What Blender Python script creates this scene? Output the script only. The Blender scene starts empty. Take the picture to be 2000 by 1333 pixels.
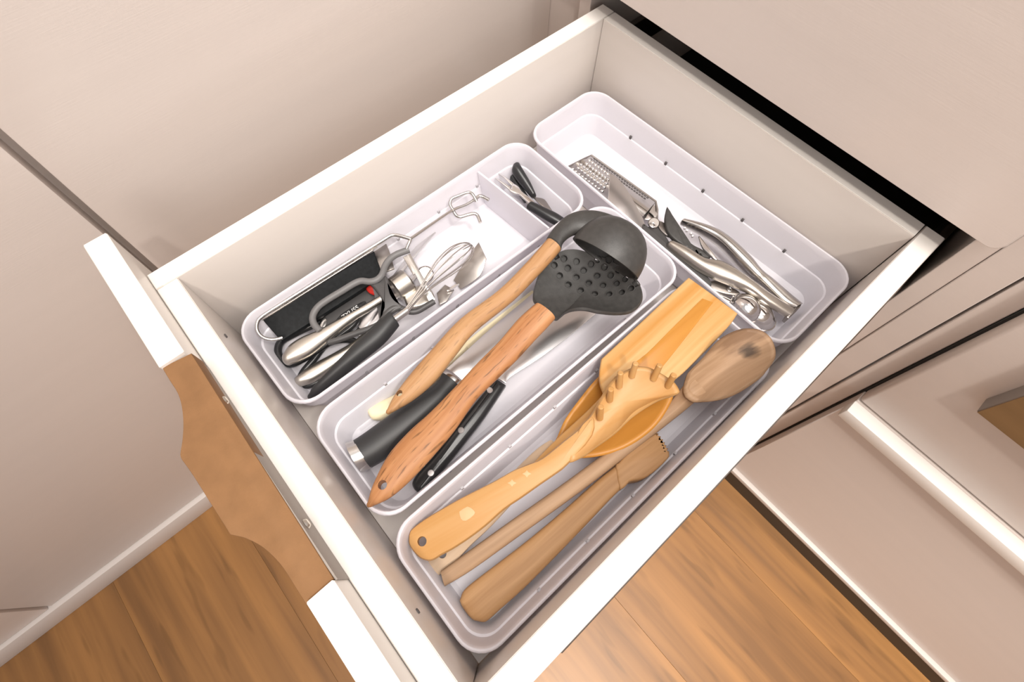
import bpy, bmesh, math, random
from mathutils import Vector, Matrix, Euler

random.seed(7)
S = bpy.context.scene
COL = S.collection

# ------------------------------------------------------------------ camera
CAM_POS = Vector((0.3060, 0.0521, 0.3467))
CAM_ROT = Euler((0.4581, -0.0105, 0.8520), 'XYZ')
F_PX = 1043.96
CX, CY = 1000 - 7.89, 666.5 - 62.12
cam_d = bpy.data.cameras.new('camera')
cam_d.sensor_fit = 'HORIZONTAL'
cam_d.sensor_width = 36.0
cam_d.lens = F_PX * 36.0 / 2000.0
cam_d.shift_x = 7.89 / 2000.0
cam_d.shift_y = -62.12 / 2000.0
cam_d.clip_start = 0.01
cam_d.clip_end = 50
cam = bpy.data.objects.new('camera', cam_d)
cam.location = CAM_POS
cam.rotation_euler = CAM_ROT
COL.objects.link(cam)
S.camera = cam

# ------------------------------------------------------------------ world, lamps, exposure
wd = bpy.data.worlds.new('room_light')
S.world = wd
wd.use_nodes = True
bg = wd.node_tree.nodes['Background']
bg.inputs[0].default_value = (1.0, 0.96, 0.945, 1)
bg.inputs[1].default_value = 0.70

def lamp(name, kind, loc, target, power, color, size):
    d = bpy.data.lights.new(name, kind)
    d.energy = power
    d.color = color
    if kind == 'AREA':
        d.shape = 'DISK'
        d.size = size
    else:
        d.shadow_soft_size = size
    o = bpy.data.objects.new(name, d)
    o.location = loc
    o.rotation_euler = (Vector(target) - Vector(loc)).to_track_quat('-Z', 'Y').to_euler()
    COL.objects.link(o)
    return o

key = lamp('key_fill_spot', 'SPOT', (1.20, -0.40, 1.85), (0.44, 0.24, -0.1), 78.0, (1.0, 0.92, 0.83), 0.06)
key.data.spot_size = math.radians(47)
key.data.spot_blend = 1.0
pan = lamp('bounce_fill', 'AREA', (0.52, 0.12, 1.60), (0.32, 0.20, 0.0), 6.5, (1.0, 0.95, 0.90), 0.95)  # added soft overhead fill standing in for ceiling bounce
pan.data.spread = math.radians(90)
low = lamp('key_fill_spot', 'SPOT', (1.0, -0.25, 1.85), (0.72, 0.12, -0.6), 190.0, (1.0, 0.92, 0.82), 0.08)  # added fill spot that brightens the floor on the right
low.data.spot_size = math.radians(26)
low.data.spot_blend = 1.0

side = lamp('key_fill_spot', 'SPOT', (1.05, 0.45, 1.9), (-0.08, 0.20, -0.08), 62.0, (1.0, 0.94, 0.87), 0.10)  # added fill spot for the cabinet face beside the drawer
side.data.spot_size = math.radians(25)
side.data.spot_blend = 1.0
lamp('side_fill', 'AREA', (1.75, -1.25, 1.05), (0.0, 0.3, 0.0), 9.0, (1.0, 0.95, 0.91), 1.1)  # added soft side fill for the upright faces, not a window

S.view_settings.view_transform = 'Standard'
S.view_settings.look = 'None'
S.view_settings.exposure = 0.0
S.view_settings.gamma = 1.0
S.view_settings.use_curve_mapping = False

# ------------------------------------------------------------------ helpers
_R = CAM_ROT.to_matrix()

def W(x, y, z):
    """the point at height z that stands at x, y of the 2000 x 1333 photograph"""
    d = _R @ Vector(((x - CX) / F_PX, -(y - CY) / F_PX, -1.0))
    return CAM_POS + d * ((z - CAM_POS.z) / d.z)

def zlin(a, b):
    """height that runs linearly from a=(x,y,z) to b=(x,y,z)"""
    ax, ay, az = a
    bx, by, bz = b
    l2 = (bx - ax) ** 2 + (by - ay) ** 2
    return lambda x, y: az + (bz - az) * ((x - ax) * (bx - ax) + (y - ay) * (by - ay)) / l2

def zof(z, x, y):
    return z(x, y) if callable(z) else z

class M:
    """a mesh in the making: vertices, faces, one uv per vertex"""
    def __init__(s):
        s.v, s.f, s.uv = [], [], []
    def add(s, v, f, uv=None):
        b = len(s.v)
        s.v += [Vector(p) for p in v]
        s.uv += uv if uv else [(p[0], p[1]) for p in v]
        s.f += [tuple(b + i for i in q) for q in f]
        return s

def link(name, m, mat, parent=None, base=None, angle=40):
    me = bpy.data.meshes.new(name)
    off = Vector(base) if base is not None else Vector((0, 0, 0))
    if parent is not None:
        off = parent['_base_v'] if False else BASE[parent.name]
    me.from_pydata([p - off for p in m.v], [], m.f)
    uvl = me.uv_layers.new(name='UVMap')
    for lp in me.loops:
        uvl.data[lp.index].uv = m.uv[lp.vertex_index]
    bm = bmesh.new()
    bm.from_mesh(me)
    bmesh.ops.recalc_face_normals(bm, faces=bm.faces)
    bm.to_mesh(me)
    bm.free()
    me.shade_smooth()
    me.set_sharp_from_angle(angle=math.radians(angle))
    me.materials.append(mat)
    o = bpy.data.objects.new(name, me)
    COL.objects.link(o)
    if parent is not None:
        o.parent = parent
        BASE[o.name] = off
    else:
        o.location = off
        BASE[o.name] = off
    return o

BASE = {}

def tag(o, label=None, cat=None, group=None, kind=None):
    if label: o['label'] = label
    if cat: o['category'] = cat
    if group: o['group'] = group
    if kind: o['kind'] = kind
    return o

def thing(name, label, cat, loc, group=None):
    o = bpy.data.objects.new(name, None)
    o.empty_display_size = 0.02
    o.location = loc
    COL.objects.link(o)
    BASE[o.name] = Vector(loc)
    return tag(o, label, cat, group)

def box(m, x0, x1, y0, y1, z0, z1, bev=0.0008, seg=1):
    bm = bmesh.new()
    bmesh.ops.create_cube(bm, size=1.0)
    for v in bm.verts:
        v.co = Vector((x0 + (v.co.x + .5) * (x1 - x0), y0 + (v.co.y + .5) * (y1 - y0), z0 + (v.co.z + .5) * (z1 - z0)))
    if bev > 0:
        bmesh.ops.bevel(bm, geom=bm.edges[:], offset=bev, segments=seg, affect='EDGES', profile=0.5)
    bm.verts.index_update()
    m.add([v.co.copy() for v in bm.verts], [[v.index for v in f.verts] for f in bm.faces])
    bm.free()
    return m

def obox(m, c, ax, ay, az, bev=0.0):
    """box round c with half-axis vectors ax, ay, az"""
    c, ax, ay, az = Vector(c), Vector(ax), Vector(ay), Vector(az)
    t = M()
    box(t, -1, 1, -1, 1, -1, 1, 0)
    m.add([c + ax * p.x + ay * p.y + az * p.z for p in t.v], t.f)
    return m

def smooth(pts, n=4, closed=True):
    """Catmull-Rom through the points; a point given twice in a row is a corner"""
    out = []
    N = len(pts)
    rng = range(N) if closed else range(N - 1)
    g = (lambda i: pts[i % N]) if closed else (lambda i: pts[min(max(i, 0), N - 1)])
    for i in rng:
        p0, p1, p2, p3 = g(i - 1), g(i), g(i + 1), g(i + 2)
        if p1 == p2:
            continue
        for k in range(n):
            t = k / n
            out.append(tuple(0.5 * (2 * b + (c - a) * t + (2 * a - 5 * b + 4 * c - d) * t * t + (3 * b - a - 3 * c + d) * t ** 3)
                             for a, b, c, d in zip(p0, p1, p2, p3)))
    if not closed:
        out.append(tuple(pts[-1]))
    return out

def inset(pts, d):
    """2D offset inwards of a closed ring of Vectors (z kept)"""
    n = len(pts)
    area = sum(pts[i].x * pts[(i + 1) % n].y - pts[(i + 1) % n].x * pts[i].y for i in range(n))
    s = 1 if area > 0 else -1
    out = []
    for i in range(n):
        a, b, c = pts[i - 1], pts[i], pts[(i + 1) % n]
        e1 = Vector((b.x - a.x, b.y - a.y)); e2 = Vector((c.x - b.x, c.y - b.y))
        if e1.length < 1e-9 or e2.length < 1e-9:
            out.append(b.copy()); continue
        e1.normalize(); e2.normalize()
        nn = Vector((-(e1.y + e2.y), e1.x + e2.x)) * s
        if nn.length < 1e-6:
            out.append(b.copy()); continue
        nn.normalize()
        k = max(0.5, nn.dot(Vector((-e1.y, e1.x)) * s))
        out.append(Vector((b.x + nn.x * d / k, b.y + nn.y * d / k, b.z)))
    return out

def bridge(m, rings, cap0=True, cap1=True, uvf=None):
    n = len(rings[0])
    v, f = [], []
    for r in rings:
        v += r
    for k in range(len(rings) - 1):
        for i in range(n):
            j = (i + 1) % n
            f.append((k * n + i, k * n + j, (k + 1) * n + j, (k + 1) * n + i))
    if cap0: f.append(tuple(range(n - 1, -1, -1)))
    if cap1: f.append(tuple((len(rings) - 1) * n + i for i in range(n)))
    m.add(v, f, [uvf(p) for p in v] if uvf else None)
    return m

def axis_uv(a, b):
    a, b = Vector(a), Vector(b)
    u = (b - a).normalized()
    w = Vector((0, 0, 1)).cross(u)
    w.normalize()
    return lambda p: ((p - a).dot(u), (p - a).dot(w) + 0.35 * p.z)

def plate(m, outline, z, thick, bev=0.001, n=4, axis=None, sm=True):
    """flat body whose top follows a pixel outline at height z; thickness downwards"""
    pts = smooth([tuple(p) for p in outline], n) if sm else outline
    top = [W(x, y, zof(z, x, y)) for x, y in pts]
    d = Vector((0, 0, thick))
    uvf = axis_uv(*axis) if axis else None
    b = min(bev, thick * .49)
    i1 = inset(top, b * .3); i2 = inset(top, b)
    rings = [[p - d for p in i2], [p - d + Vector((0, 0, b * .3)) for p in i1], [p - d + Vector((0, 0, b)) for p in top],
             [p - Vector((0, 0, b)) for p in top], [p - Vector((0, 0, b * .3)) for p in i1], i2]
    return bridge(m, rings, uvf=uvf)

def frame_loft(m, secs, n=20, e=2.0, cap=True):
    """secs: (centre, half side vector, half up vector); superellipse sections of exponent e"""
    rings, uv = [], []
    L = 0
    pc = None
    for c, a, b in secs:
        c, a, b = Vector(c), Vector(a), Vector(b)
        if pc is not None: L += (c - pc).length
        pc = c
        ring = []
        for k in range(n):
            t = 2 * math.pi * k / n
            ct, st = math.cos(t), math.sin(t)
            x = math.copysign(abs(ct) ** (2 / e), ct); y = math.copysign(abs(st) ** (2 / e), st)
            ring.append(c + a * x + b * y)
            uv.append((L, x * a.length + .35 * y * b.length))
        rings.append(ring)
    v = [p for r in rings for p in r]
    f = []
    for k in range(len(rings) - 1):
        for i in range(n):
            j = (i + 1) % n
            f.append((k * n + i, k * n + j, (k + 1) * n + j, (k + 1) * n + i))
    if cap:
        f.append(tuple(range(n - 1, -1, -1))); f.append(tuple((len(rings) - 1) * n + i for i in range(n)))
    m.add(v, f, uv)
    return m

def lr(m, secs, n=20, e=2.4, sub=5, round0=0.0, round1=0.0):
    """secs: (xl, yl, xr, yr, z, thick): left and right edge in pixels, height of the middle, thickness. Smoothly swept."""
    ss = smooth([tuple(float(q) for q in s) for s in secs], sub, closed=False)
    out = []
    for xl, yl, xr, yr, z, t in ss:
        a = W(xl, yl, z); b = W(xr, yr, z)
        out.append([(a + b) / 2, (b - a) / 2, Vector((0, 0, t / 2))])
    def ends(o, r):
        if r <= 0: return []
        c, a, b = o[0]
        d = (o[0][0] - o[1][0]).normalized() * r
        return [(c + d * math.sin(q), a * math.cos(q), b * math.cos(q)) for q in (1.35, 1.1, .8, .45)]
    res = ends(out, round0) + [tuple(o) for o in out] + ends(out[::-1], round1)[::-1]
    return frame_loft(m, res, n, e)

def tube(m, pts, r, n=8, closed=False, sm=0):
    pts = [Vector(p) for p in pts]
    if sm:
        pts = [Vector(p) for p in smooth([tuple(p) for p in pts], sm, closed)]
    N = len(pts)
    rr = r if isinstance(r, (list, tuple)) else [r] * N
    if len(rr) != N:
        rr = [rr[min(len(rr) - 1, int(i * len(rr) / N))] for i in range(N)]
    rings = []
    up = None
    for i in range(N):
        if closed: t = pts[(i + 1) % N] - pts[i - 1]
        else: t = pts[min(i + 1, N - 1)] - pts[max(i - 1, 0)]
        t.normalize()
        if up is None:
            up = Vector((0, 0, 1)) if abs(t.z) < .9 else Vector((1, 0, 0))
        s = t.cross(up)
        if s.length < 1e-6: s = t.cross(Vector((1, 0.3, 0)))
        s.normalize()
        up = s.cross(t).normalized()
        rings.append([pts[i] + (s * math.cos(2 * math.pi * k / n) + up * math.sin(2 * math.pi * k / n)) * rr[i] for k in range(n)])
    if closed:
        rings.append(rings[0])
        return bridge(m, rings, False, False)
    return bridge(m, rings)

def cyl(m, p0, p1, r0, r1=None, n=20, bev=0.0):
    p0, p1 = Vector(p0), Vector(p1)
    r1 = r0 if r1 is None else r1
    d = (p1 - p0).normalized()
    ps, rs = [p0, p1], [r0, r1]
    if bev:
        ps = [p0, p0 + d * bev, p1 - d * bev, p1]; rs = [r0 - bev, r0, r1, r1 - bev]
    t = d.cross(Vector((0, 0, 1)) if abs(d.z) < .9 else Vector((1, 0, 0))).normalized()
    q = d.cross(t)
    rings = [[p + (t * math.cos(2 * math.pi * k / n) + q * math.sin(2 * math.pi * k / n)) * r for k in range(n)] for p, r in zip(ps, rs)]
    return bridge(m, rings)

def ellipsoid(m, c, ax, ay, az, n=20, k=12, lo=-math.pi / 2, hi=math.pi / 2):
    c, ax, ay, az = Vector(c), Vector(ax), Vector(ay), Vector(az)
    rings = []
    for i in range(k + 1):
        p = lo + (hi - lo) * i / k
        p = max(-math.pi / 2 + .02, min(math.pi / 2 - .02, p))
        rings.append([c + (ax * math.cos(2 * math.pi * j / n) + ay * math.sin(2 * math.pi * j / n)) * math.cos(p) + az * math.sin(p) for j in range(n)])
    return bridge(m, rings)

def dish(m, outline, z, depth, thick, n=4, axis=None, steps=(1.0, .93, .82, .68, .5, .3, .12), lip=0.0015, flat=2.0, centre=None, sm=True):
    """hollowed bowl inside a pixel outline: depth of the hollow, thickness of the wood or metal"""
    pts = smooth([tuple(p) for p in outline], n) if sm else outline
    rim = [W(x, y, zof(z, x, y)) for x, y in pts]
    c = sum(rim, Vector()) / len(rim)
    if centre: c = W(centre[0], centre[1], zof(z, *centre))
    up = []
    for s in steps:
        up.append([c + (p - c) * (s * (1 - (lip * 1.2 / max((p - c).length, .005)))) + Vector((0, 0, -depth * (1 - s ** flat))) for p in rim])
    dn = []
    for s in steps:
        dn.append([c + (p - c) * s + Vector((0, 0, -depth * (1 - s ** flat) - thick * (0.55 + .45 * (1 - s)))) for p in rim])
    rings = dn[::-1] + [[p - Vector((0, 0, thick * .25)) for p in rim]] + up
    return bridge(m, rings, uvf=axis_uv(*axis) if axis else None)

def cut(o, cutter):
    """subtract cutter (an M) from object o and keep the plain result"""
    me = bpy.data.meshes.new('cutter')
    off = BASE[o.name]
    me.from_pydata([p - off for p in cutter.v], [], cutter.f)
    bm = bmesh.new(); bm.from_mesh(me); bmesh.ops.recalc_face_normals(bm, faces=bm.faces); bm.to_mesh(me); bm.free()
    c = bpy.data.objects.new('cutter', me)
    c.matrix_world = o.matrix_world
    COL.objects.link(c)
    if o.parent:
        c.parent = o.parent
    md = o.modifiers.new('cut', 'BOOLEAN')
    md.operation = 'DIFFERENCE'
    md.object = c
    md.solver = 'EXACT'
    dg = bpy.context.evaluated_depsgraph_get()
    dg.update()
    new = bpy.data.meshes.new_from_object(o.evaluated_get(dg))
    o.modifiers.remove(md)
    o.data = new
    new.shade_smooth()
    new.set_sharp_from_angle(angle=math.radians(35))
    bpy.data.objects.remove(c)
    return o

# ------------------------------------------------------------------ materials
def srgb(r, g, b):
    f = lambda c: (c / 255 / 12.92) if c / 255 <= .04045 else ((c / 255 + .055) / 1.055) ** 2.4
    return (f(r), f(g), f(b), 1)

def mat(name, col, rough=.5, metal=0.0, spec=.5, coat=0.0, noise=None, bump=None):
    """noise: (scale, amount) colour mottling; bump: (scale xyz, strength)"""
    m = bpy.data.materials.new(name)
    m.use_nodes = True
    nt = m.node_tree
    p = nt.nodes['Principled BSDF']
    p.inputs['Base Color'].default_value = col
    p.inputs['Roughness'].default_value = rough
    p.inputs['Metallic'].default_value = metal
    p.inputs['Specular IOR Level'].default_value = spec
    p.inputs['Coat Weight'].default_value = coat
    tc = nt.nodes.new('ShaderNodeTexCoord')
    if noise:
        n = nt.nodes.new('ShaderNodeTexNoise')
        mp = nt.nodes.new('ShaderNodeMapping')
        sc = noise[0] if isinstance(noise[0], tuple) else (noise[0],) * 3
        mp.inputs['Scale'].default_value = sc
        n.inputs['Scale'].default_value = 1
        n.inputs['Detail'].default_value = 5
        nt.links.new(tc.outputs['Object'], mp.inputs[0])
        nt.links.new(mp.outputs[0], n.inputs['Vector'])
        r = nt.nodes.new('ShaderNodeMapRange')
        r.inputs['From Min'].default_value = .3; r.inputs['From Max'].default_value = .7
        r.inputs['To Min'].default_value = 1 - noise[1]; r.inputs['To Max'].default_value = 1 + noise[1]
        nt.links.new(n.outputs['Fac'], r.inputs['Value'])
        mx = nt.nodes.new('ShaderNodeMix'); mx.data_type = 'RGBA'; mx.blend_type = 'MULTIPLY'
        mx.inputs[0].default_value = 1
        mx.inputs[6].default_value = col
        nt.links.new(r.outputs[0], mx.inputs[7])
        nt.links.new(mx.outputs[2], p.inputs['Base Color'])
    if bump:
        n = nt.nodes.new('ShaderNodeTexNoise')
        mp = nt.nodes.new('ShaderNodeMapping')
        mp.inputs['Scale'].default_value = bump[0] if isinstance(bump[0], tuple) else (bump[0],) * 3
        n.inputs['Scale'].default_value = 1
        n.inputs['Detail'].default_value = 3
        nt.links.new(tc.outputs['Object'], mp.inputs[0]); nt.links.new(mp.outputs[0], n.inputs['Vector'])
        b = nt.nodes.new('ShaderNodeBump')
        b.inputs['Strength'].default_value = bump[1]; b.inputs['Distance'].default_value = .001
        nt.links.new(n.outputs['Fac'], b.inputs['Height'])
        nt.links.new(b.outputs[0], p.inputs['Normal'])
    return m

def wood(name, light, dark, rough=.5, su=14.0, sv=330.0, contrast=(.35, .68), stain=None, pores=0.0, coord='UV'):
    """grain along u of the uv map"""
    m = bpy.data.materials.new(name)
    m.use_nodes = True
    nt = m.node_tree
    N, Lk = nt.nodes, nt.links
    p = N['Principled BSDF']
    p.inputs['Roughness'].default_value = rough
    p.inputs['Specular IOR Level'].default_value = .35
    tc = N.new('ShaderNodeTexCoord')
    oi = N.new('ShaderNodeObjectInfo')
    ad = N.new('ShaderNodeVectorMath'); ad.operation = 'ADD'
    Lk.new(tc.outputs[coord], ad.inputs[0])
    Lk.new(oi.outputs['Random'], ad.inputs[1])
    def noise(s, detail=6, dist=0.0):
        mp = N.new('ShaderNodeMapping'); mp.inputs['Scale'].default_value = s
        n = N.new('ShaderNodeTexNoise'); n.inputs['Scale'].default_value = 1; n.inputs['Detail'].default_value = detail
        n.inputs['Distortion'].default_value = dist
        Lk.new(ad.outputs[0], mp.inputs[0]); Lk.new(mp.outputs[0], n.inputs['Vector'])
        return n
    a = noise((su, sv, 1), 5, .4)
    b = noise((su * .5, sv * .2, 1), 3, .8)
    mx = N.new('ShaderNodeMix'); mx.data_type = 'FLOAT'; mx.inputs[0].default_value = .55
    Lk.new(a.outputs['Fac'], mx.inputs[2]); Lk.new(b.outputs['Fac'], mx.inputs[3])
    cr = N.new('ShaderNodeValToRGB')
    cr.color_ramp.elements[0].position = contrast[0]; cr.color_ramp.elements[0].color = dark
    cr.color_ramp.elements[1].position = contrast[1]; cr.color_ramp.elements[1].color = light
    Lk.new(mx.outputs[0], cr.inputs[0])
    col = cr.outputs[0]
    if pores:
        q = noise((su * 5, sv * 1.6, 1), 1)
        r = N.new('ShaderNodeMapRange'); r.inputs['From Min'].default_value = .30; r.inputs['From Max'].default_value = .40
        r.inputs['To Min'].default_value = 1 - pores; r.inputs['To Max'].default_value = 1
        Lk.new(q.outputs['Fac'], r.inputs[0])
        m2 = N.new('ShaderNodeMix'); m2.data_type = 'RGBA'; m2.blend_type = 'MULTIPLY'; m2.inputs[0].default_value = 1
        Lk.new(col, m2.inputs[6]); Lk.new(r.outputs[0], m2.inputs[7])
        col = m2.outputs[2]
    if stain:
        # scorch mark: centre (u, v), radius, colour
        for (cu, cv, ru, rv, sc) in stain:
            sp = N.new('ShaderNodeSeparateXYZ'); Lk.new(tc.outputs['UV'], sp.inputs[0])
            def lin(o, c0, rr):
                s1 = N.new('ShaderNodeMath'); s1.operation = 'SUBTRACT'; s1.inputs[1].default_value = c0
                Lk.new(o, s1.inputs[0])
                s2 = N.new('ShaderNodeMath'); s2.operation = 'DIVIDE'; s2.inputs[1].default_value = rr
                Lk.new(s1.outputs[0], s2.inputs[0])
                s3 = N.new('ShaderNodeMath'); s3.operation = 'MULTIPLY'
                Lk.new(s2.outputs[0], s3.inputs[0]); Lk.new(s2.outputs[0], s3.inputs[1])
                return s3.outputs[0]
            s = N.new('ShaderNodeMath'); s.operation = 'ADD'
            Lk.new(lin(sp.outputs[0], cu, ru), s.inputs[0]); Lk.new(lin(sp.outputs[1], cv, rv), s.inputs[1])
            nn = noise((60, 260, 1), 4)
            w = N.new('ShaderNodeMath'); w.operation = 'MULTIPLY_ADD'; w.inputs[1].default_value = 1.6; w.inputs[2].default_value = -.8
            Lk.new(nn.outputs['Fac'], w.inputs[0])
            t = N.new('ShaderNodeMath'); t.operation = 'ADD'; Lk.new(s.outputs[0], t.inputs[0]); Lk.new(w.outputs[0], t.inputs[1])
            r = N.new('ShaderNodeMapRange'); r.inputs['From Min'].default_value = 1.1; r.inputs['From Max'].default_value = .2
            r.inputs['To Min'].default_value = 0; r.inputs['To Max'].default_value = .85
            Lk.new(t.outputs[0], r.inputs[0])
            m3 = N.new('ShaderNodeMix'); m3.data_type = 'RGBA'
            Lk.new(r.outputs[0], m3.inputs[0]); Lk.new(col, m3.inputs[6]); m3.inputs[7].default_value = sc
            col = m3.outputs[2]
    Lk.new(col, p.inputs['Base Color'])
    bp = N.new('ShaderNodeBump'); bp.inputs['Strength'].default_value = .12; bp.inputs['Distance'].default_value = .0006
    Lk.new(a.outputs['Fac'], bp.inputs['Height']); Lk.new(bp.outputs[0], p.inputs['Normal'])
    return m

MT = {}
MT['front'] = mat('cabinet_laminate', (.68, .605, .56, 1), .30, spec=.4, noise=((3, 3, 60), .012), bump=((40, 40, 900), .06))
MT['box'] = mat('drawer_laminate', (.68, .625, .58, 1), .34, spec=.4, noise=((5, 5, 60), .012))
MT['edge'] = mat('edge_banding', (.84, .80, .755, 1), .4, spec=.4)
MT['mdf'] = mat('raw_mdf', (.24, .125, .056, 1), .75, spec=.2, noise=(90, .07), bump=(900, .15))
MT['mdf_grey'] = mat('handle_edge_grey', (.30, .26, .23, 1), .6)  # plain grey of the block handle and the strip behind the tab
MT['brown_handle'] = mat('dark_brown_veneer', (.20, .115, .05, 1), .5, noise=((6, 6, 60), .1))
MT['dark'] = mat('shade_dark', (.045, .043, .04, 1), .7)  # near-black: shade of closed interiors and gaps put into the colour
MT['plinth'] = mat('plinth_laminate', (.64, .585, .55, 1), .35)
MT['tray'] = mat('tray_plastic', (.90, .885, .93, 1), .36, spec=.45)
_nt = MT['tray'].node_tree
_tr = _nt.nodes.new('ShaderNodeBsdfTranslucent'); _tr.inputs[0].default_value = (.95, .93, .97, 1)
_mx = _nt.nodes.new('ShaderNodeMixShader'); _mx.inputs[0].default_value = .36
_nt.links.new(_nt.nodes['Principled BSDF'].outputs[0], _mx.inputs[1]); _nt.links.new(_tr.outputs[0], _mx.inputs[2])
_nt.links.new(_mx.outputs[0], _nt.nodes['Material Output'].inputs[0])
MT['notch'] = mat('notch_shade_grey', (.42, .40, .42, 1), .6)
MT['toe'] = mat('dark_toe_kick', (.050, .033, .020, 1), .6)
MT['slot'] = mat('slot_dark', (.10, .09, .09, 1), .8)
MT['nylon'] = mat('black_nylon', (.045, .043, .041, 1), .48, spec=.5, noise=(220, .18), bump=(900, .10))
MT['rubber'] = mat('black_rubber', (.022, .022, .023, 1), .48, bump=(1500, .05))
MT['blackp'] = mat('black_plastic', (.018, .018, .019, 1), .30)
MT['sleeve'] = mat('black_sleeve', (.010, .011, .012, 1), .55, spec=.15, noise=(300, .3))
MT['greyr'] = mat('grey_rubber', (.15, .145, .145, 1), .5)
MT['dgrey'] = mat('dark_grey_plastic', (.065, .062, .062, 1), .45)
MT['steel'] = mat('steel', (.60, .575, .55, 1), .22, 1.0)
MT['chrome'] = mat('chrome', (.72, .70, .69, 1), .08, 1.0)
MT['satin'] = mat('satin_steel', (.58, .54, .485, 1), .34, 1.0, bump=((60, 900, 60), .04))
MT['blade'] = mat('blade_steel', (.66, .64, .64, 1), .30, 1.0, bump=((900, 60, 60), .03))
MT['dsteel'] = mat('dull_steel', (.34, .31, .29, 1), .35, 1.0)
MT['red'] = mat('red_plastic', (.62, .03, .02, 1), .3)
MT['cream'] = mat('cream_plastic', (.80, .70, .47, 1), .4)
MT['white'] = mat('white_lettering', (.75, .75, .74, 1), .5)
MT['rivet'] = mat('rivet_alloy', (.80, .78, .78, 1), .28, 1.0)
MT['beech'] = wood('beech', (0.493, 0.293, 0.145, 1), (0.348, 0.170, 0.066, 1), .5, 16, 300, pores=.25)
MT['oak'] = wood('reddish_oak', (0.484, 0.242, 0.106, 1), (0.308, 0.119, 0.040, 1), .5, 12, 330, (.32, .66), pores=.5)
MT['bamboo'] = wood('pale_bamboo', (0.530, 0.316, 0.133, 1), (0.468, 0.238, 0.074, 1), .42, 6, 160)
MT['orange'] = wood('orange_wood', (0.535, 0.255, 0.049, 1), (0.451, 0.187, 0.031, 1), .42, 6, 150)
MT['turner'] = wood('honey_bamboo', (0.576, 0.360, 0.152, 1), (0.496, 0.220, 0.044, 1), .4, 5, 190, (.36, .6))
MT['pale'] = wood('pale_wood', (0.544, 0.408, 0.288, 1), (0.448, 0.320, 0.208, 1), .55, 8, 200)
MT['old'] = wood('weathered_wood', (0.458, 0.304, 0.189, 1), (0.290, 0.176, 0.097, 1), .62, 10, 300,
                 stain=[(.301, .004, .030, .022, (.20, .115, .065, 1)), (.305, .007, .008, .006, (.05, .035, .025, 1)), (.2965, -.0165, .008, .007, (.03, .02, .015, 1))])
MT['brown'] = wood('brown_bamboo', (0.504, 0.297, 0.140, 1), (0.342, 0.180, 0.072, 1), .55, 10, 260)
MT['floor'] = wood('oak_laminate', (.40, .195, .064, 1), (.195, .095, .036, 1), .38, 2.4, 46, (.36, .64), coord='Object', pores=.18)

# ------------------------------------------------------------------ floor
FZ = -0.60
m = M(); box(m, -0.9, 1.9, -1.6, 0.75, FZ - .04, FZ - .012, 0)
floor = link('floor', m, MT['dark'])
tag(floor, kind='structure')
PW = 0.1925
joints = [(.62, 1.75), (-.35, .93), (.28, 1.5), (-.1, 1.2), (.5, 1.6), (-.3, .9), (.2, 1.4), (-.6, .7), (.4, 1.3), (0, 1.1), (.3, 1.3), (.1, 1.0)]
y = 0.74
r = 0
while y > -1.55:
    xs = [-0.88] + [j for j in joints[r % 12]] + [1.88]
    for a, b in zip(xs[:-1], xs[1:]):
        m = M(); box(m, a + .0001, b - .0001, y - PW + .0001, y - .0001, FZ - .012, FZ, .0002)
        link('plank', m, MT['floor'], floor)
    y -= PW
    r += 1

m = M(); box(m, -0.9, 1.9, -1.62, -1.55, FZ - .04, 1.8, .001)
o = link('ambient_block_wall', m, MT['front']); tag(o, kind='structure')  # unseen wall, added to hold back low ambient light from the floor
# ------------------------------------------------------------------ tall cabinet run on the side
XL = -0.0915
base = (XL - .3, 0, FZ)
tc = thing('tall_cabinet', 'tall cabinet run with flat pale doors beside the open drawer, standing on a white plinth', 'cabinet', base)
m = M(); box(m, XL - .6, XL - .0205, -1.45, .470, FZ + .06, 1.0, .001)
link('body', m, MT['front'], tc)
for y0, y1, dx in ((-.0215, .4690, 0), (-.4700, -.0295, -.0012), (-1.0, -.4740, .0006)):
    m = M(); box(m, XL - .019 + dx, XL + dx, y0, y1, -.5485, 1.0, .0012, 2)
    link('door', m, MT['front'], tc)
m = M(); box(m, XL - .02, XL + .0065, -1.45,   .4690, FZ, -.5500, .0012, 2)
link('plinth', m, MT['plinth'], tc)
m = M(); box(m, XL - .0195, -.0414, .4695, .4855, FZ, 1.0, .001)
o = link('trim_1', m, MT['front']); tag(o, kind='structure')

# ------------------------------------------------------------------ base cabinet the drawer belongs to
YF = 0.440
bc = thing('base_cabinet', 'pale base cabinet whose drawer stands fully open, dark gap under its closed upper front', 'cabinet', (.17, .7, FZ))
m = M()
box(m, -.0410, -.0262, .459, 1.0, -.53, .30, .0006)
link('side_panel', m, MT['front'], bc)
m = M(); box(m, .3696, .3845, .459, 1.0, -.53, .30, .0006)
link('side_panel', m, MT['front'], bc)
m = M(); box(m, .3848, .4085, .4575, .475, -.53, .30, .0008)
link('stile', m, MT['front'], bc)
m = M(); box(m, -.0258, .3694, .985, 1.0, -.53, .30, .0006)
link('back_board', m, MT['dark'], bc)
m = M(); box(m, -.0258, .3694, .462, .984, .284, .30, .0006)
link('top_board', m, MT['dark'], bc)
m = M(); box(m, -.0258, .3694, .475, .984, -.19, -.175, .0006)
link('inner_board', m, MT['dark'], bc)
m = M(); box(m, -.041, .4085, .4575, 1.0, .3005, .306, .0006)
link('top_cover', m, MT['front'], bc)
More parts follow.
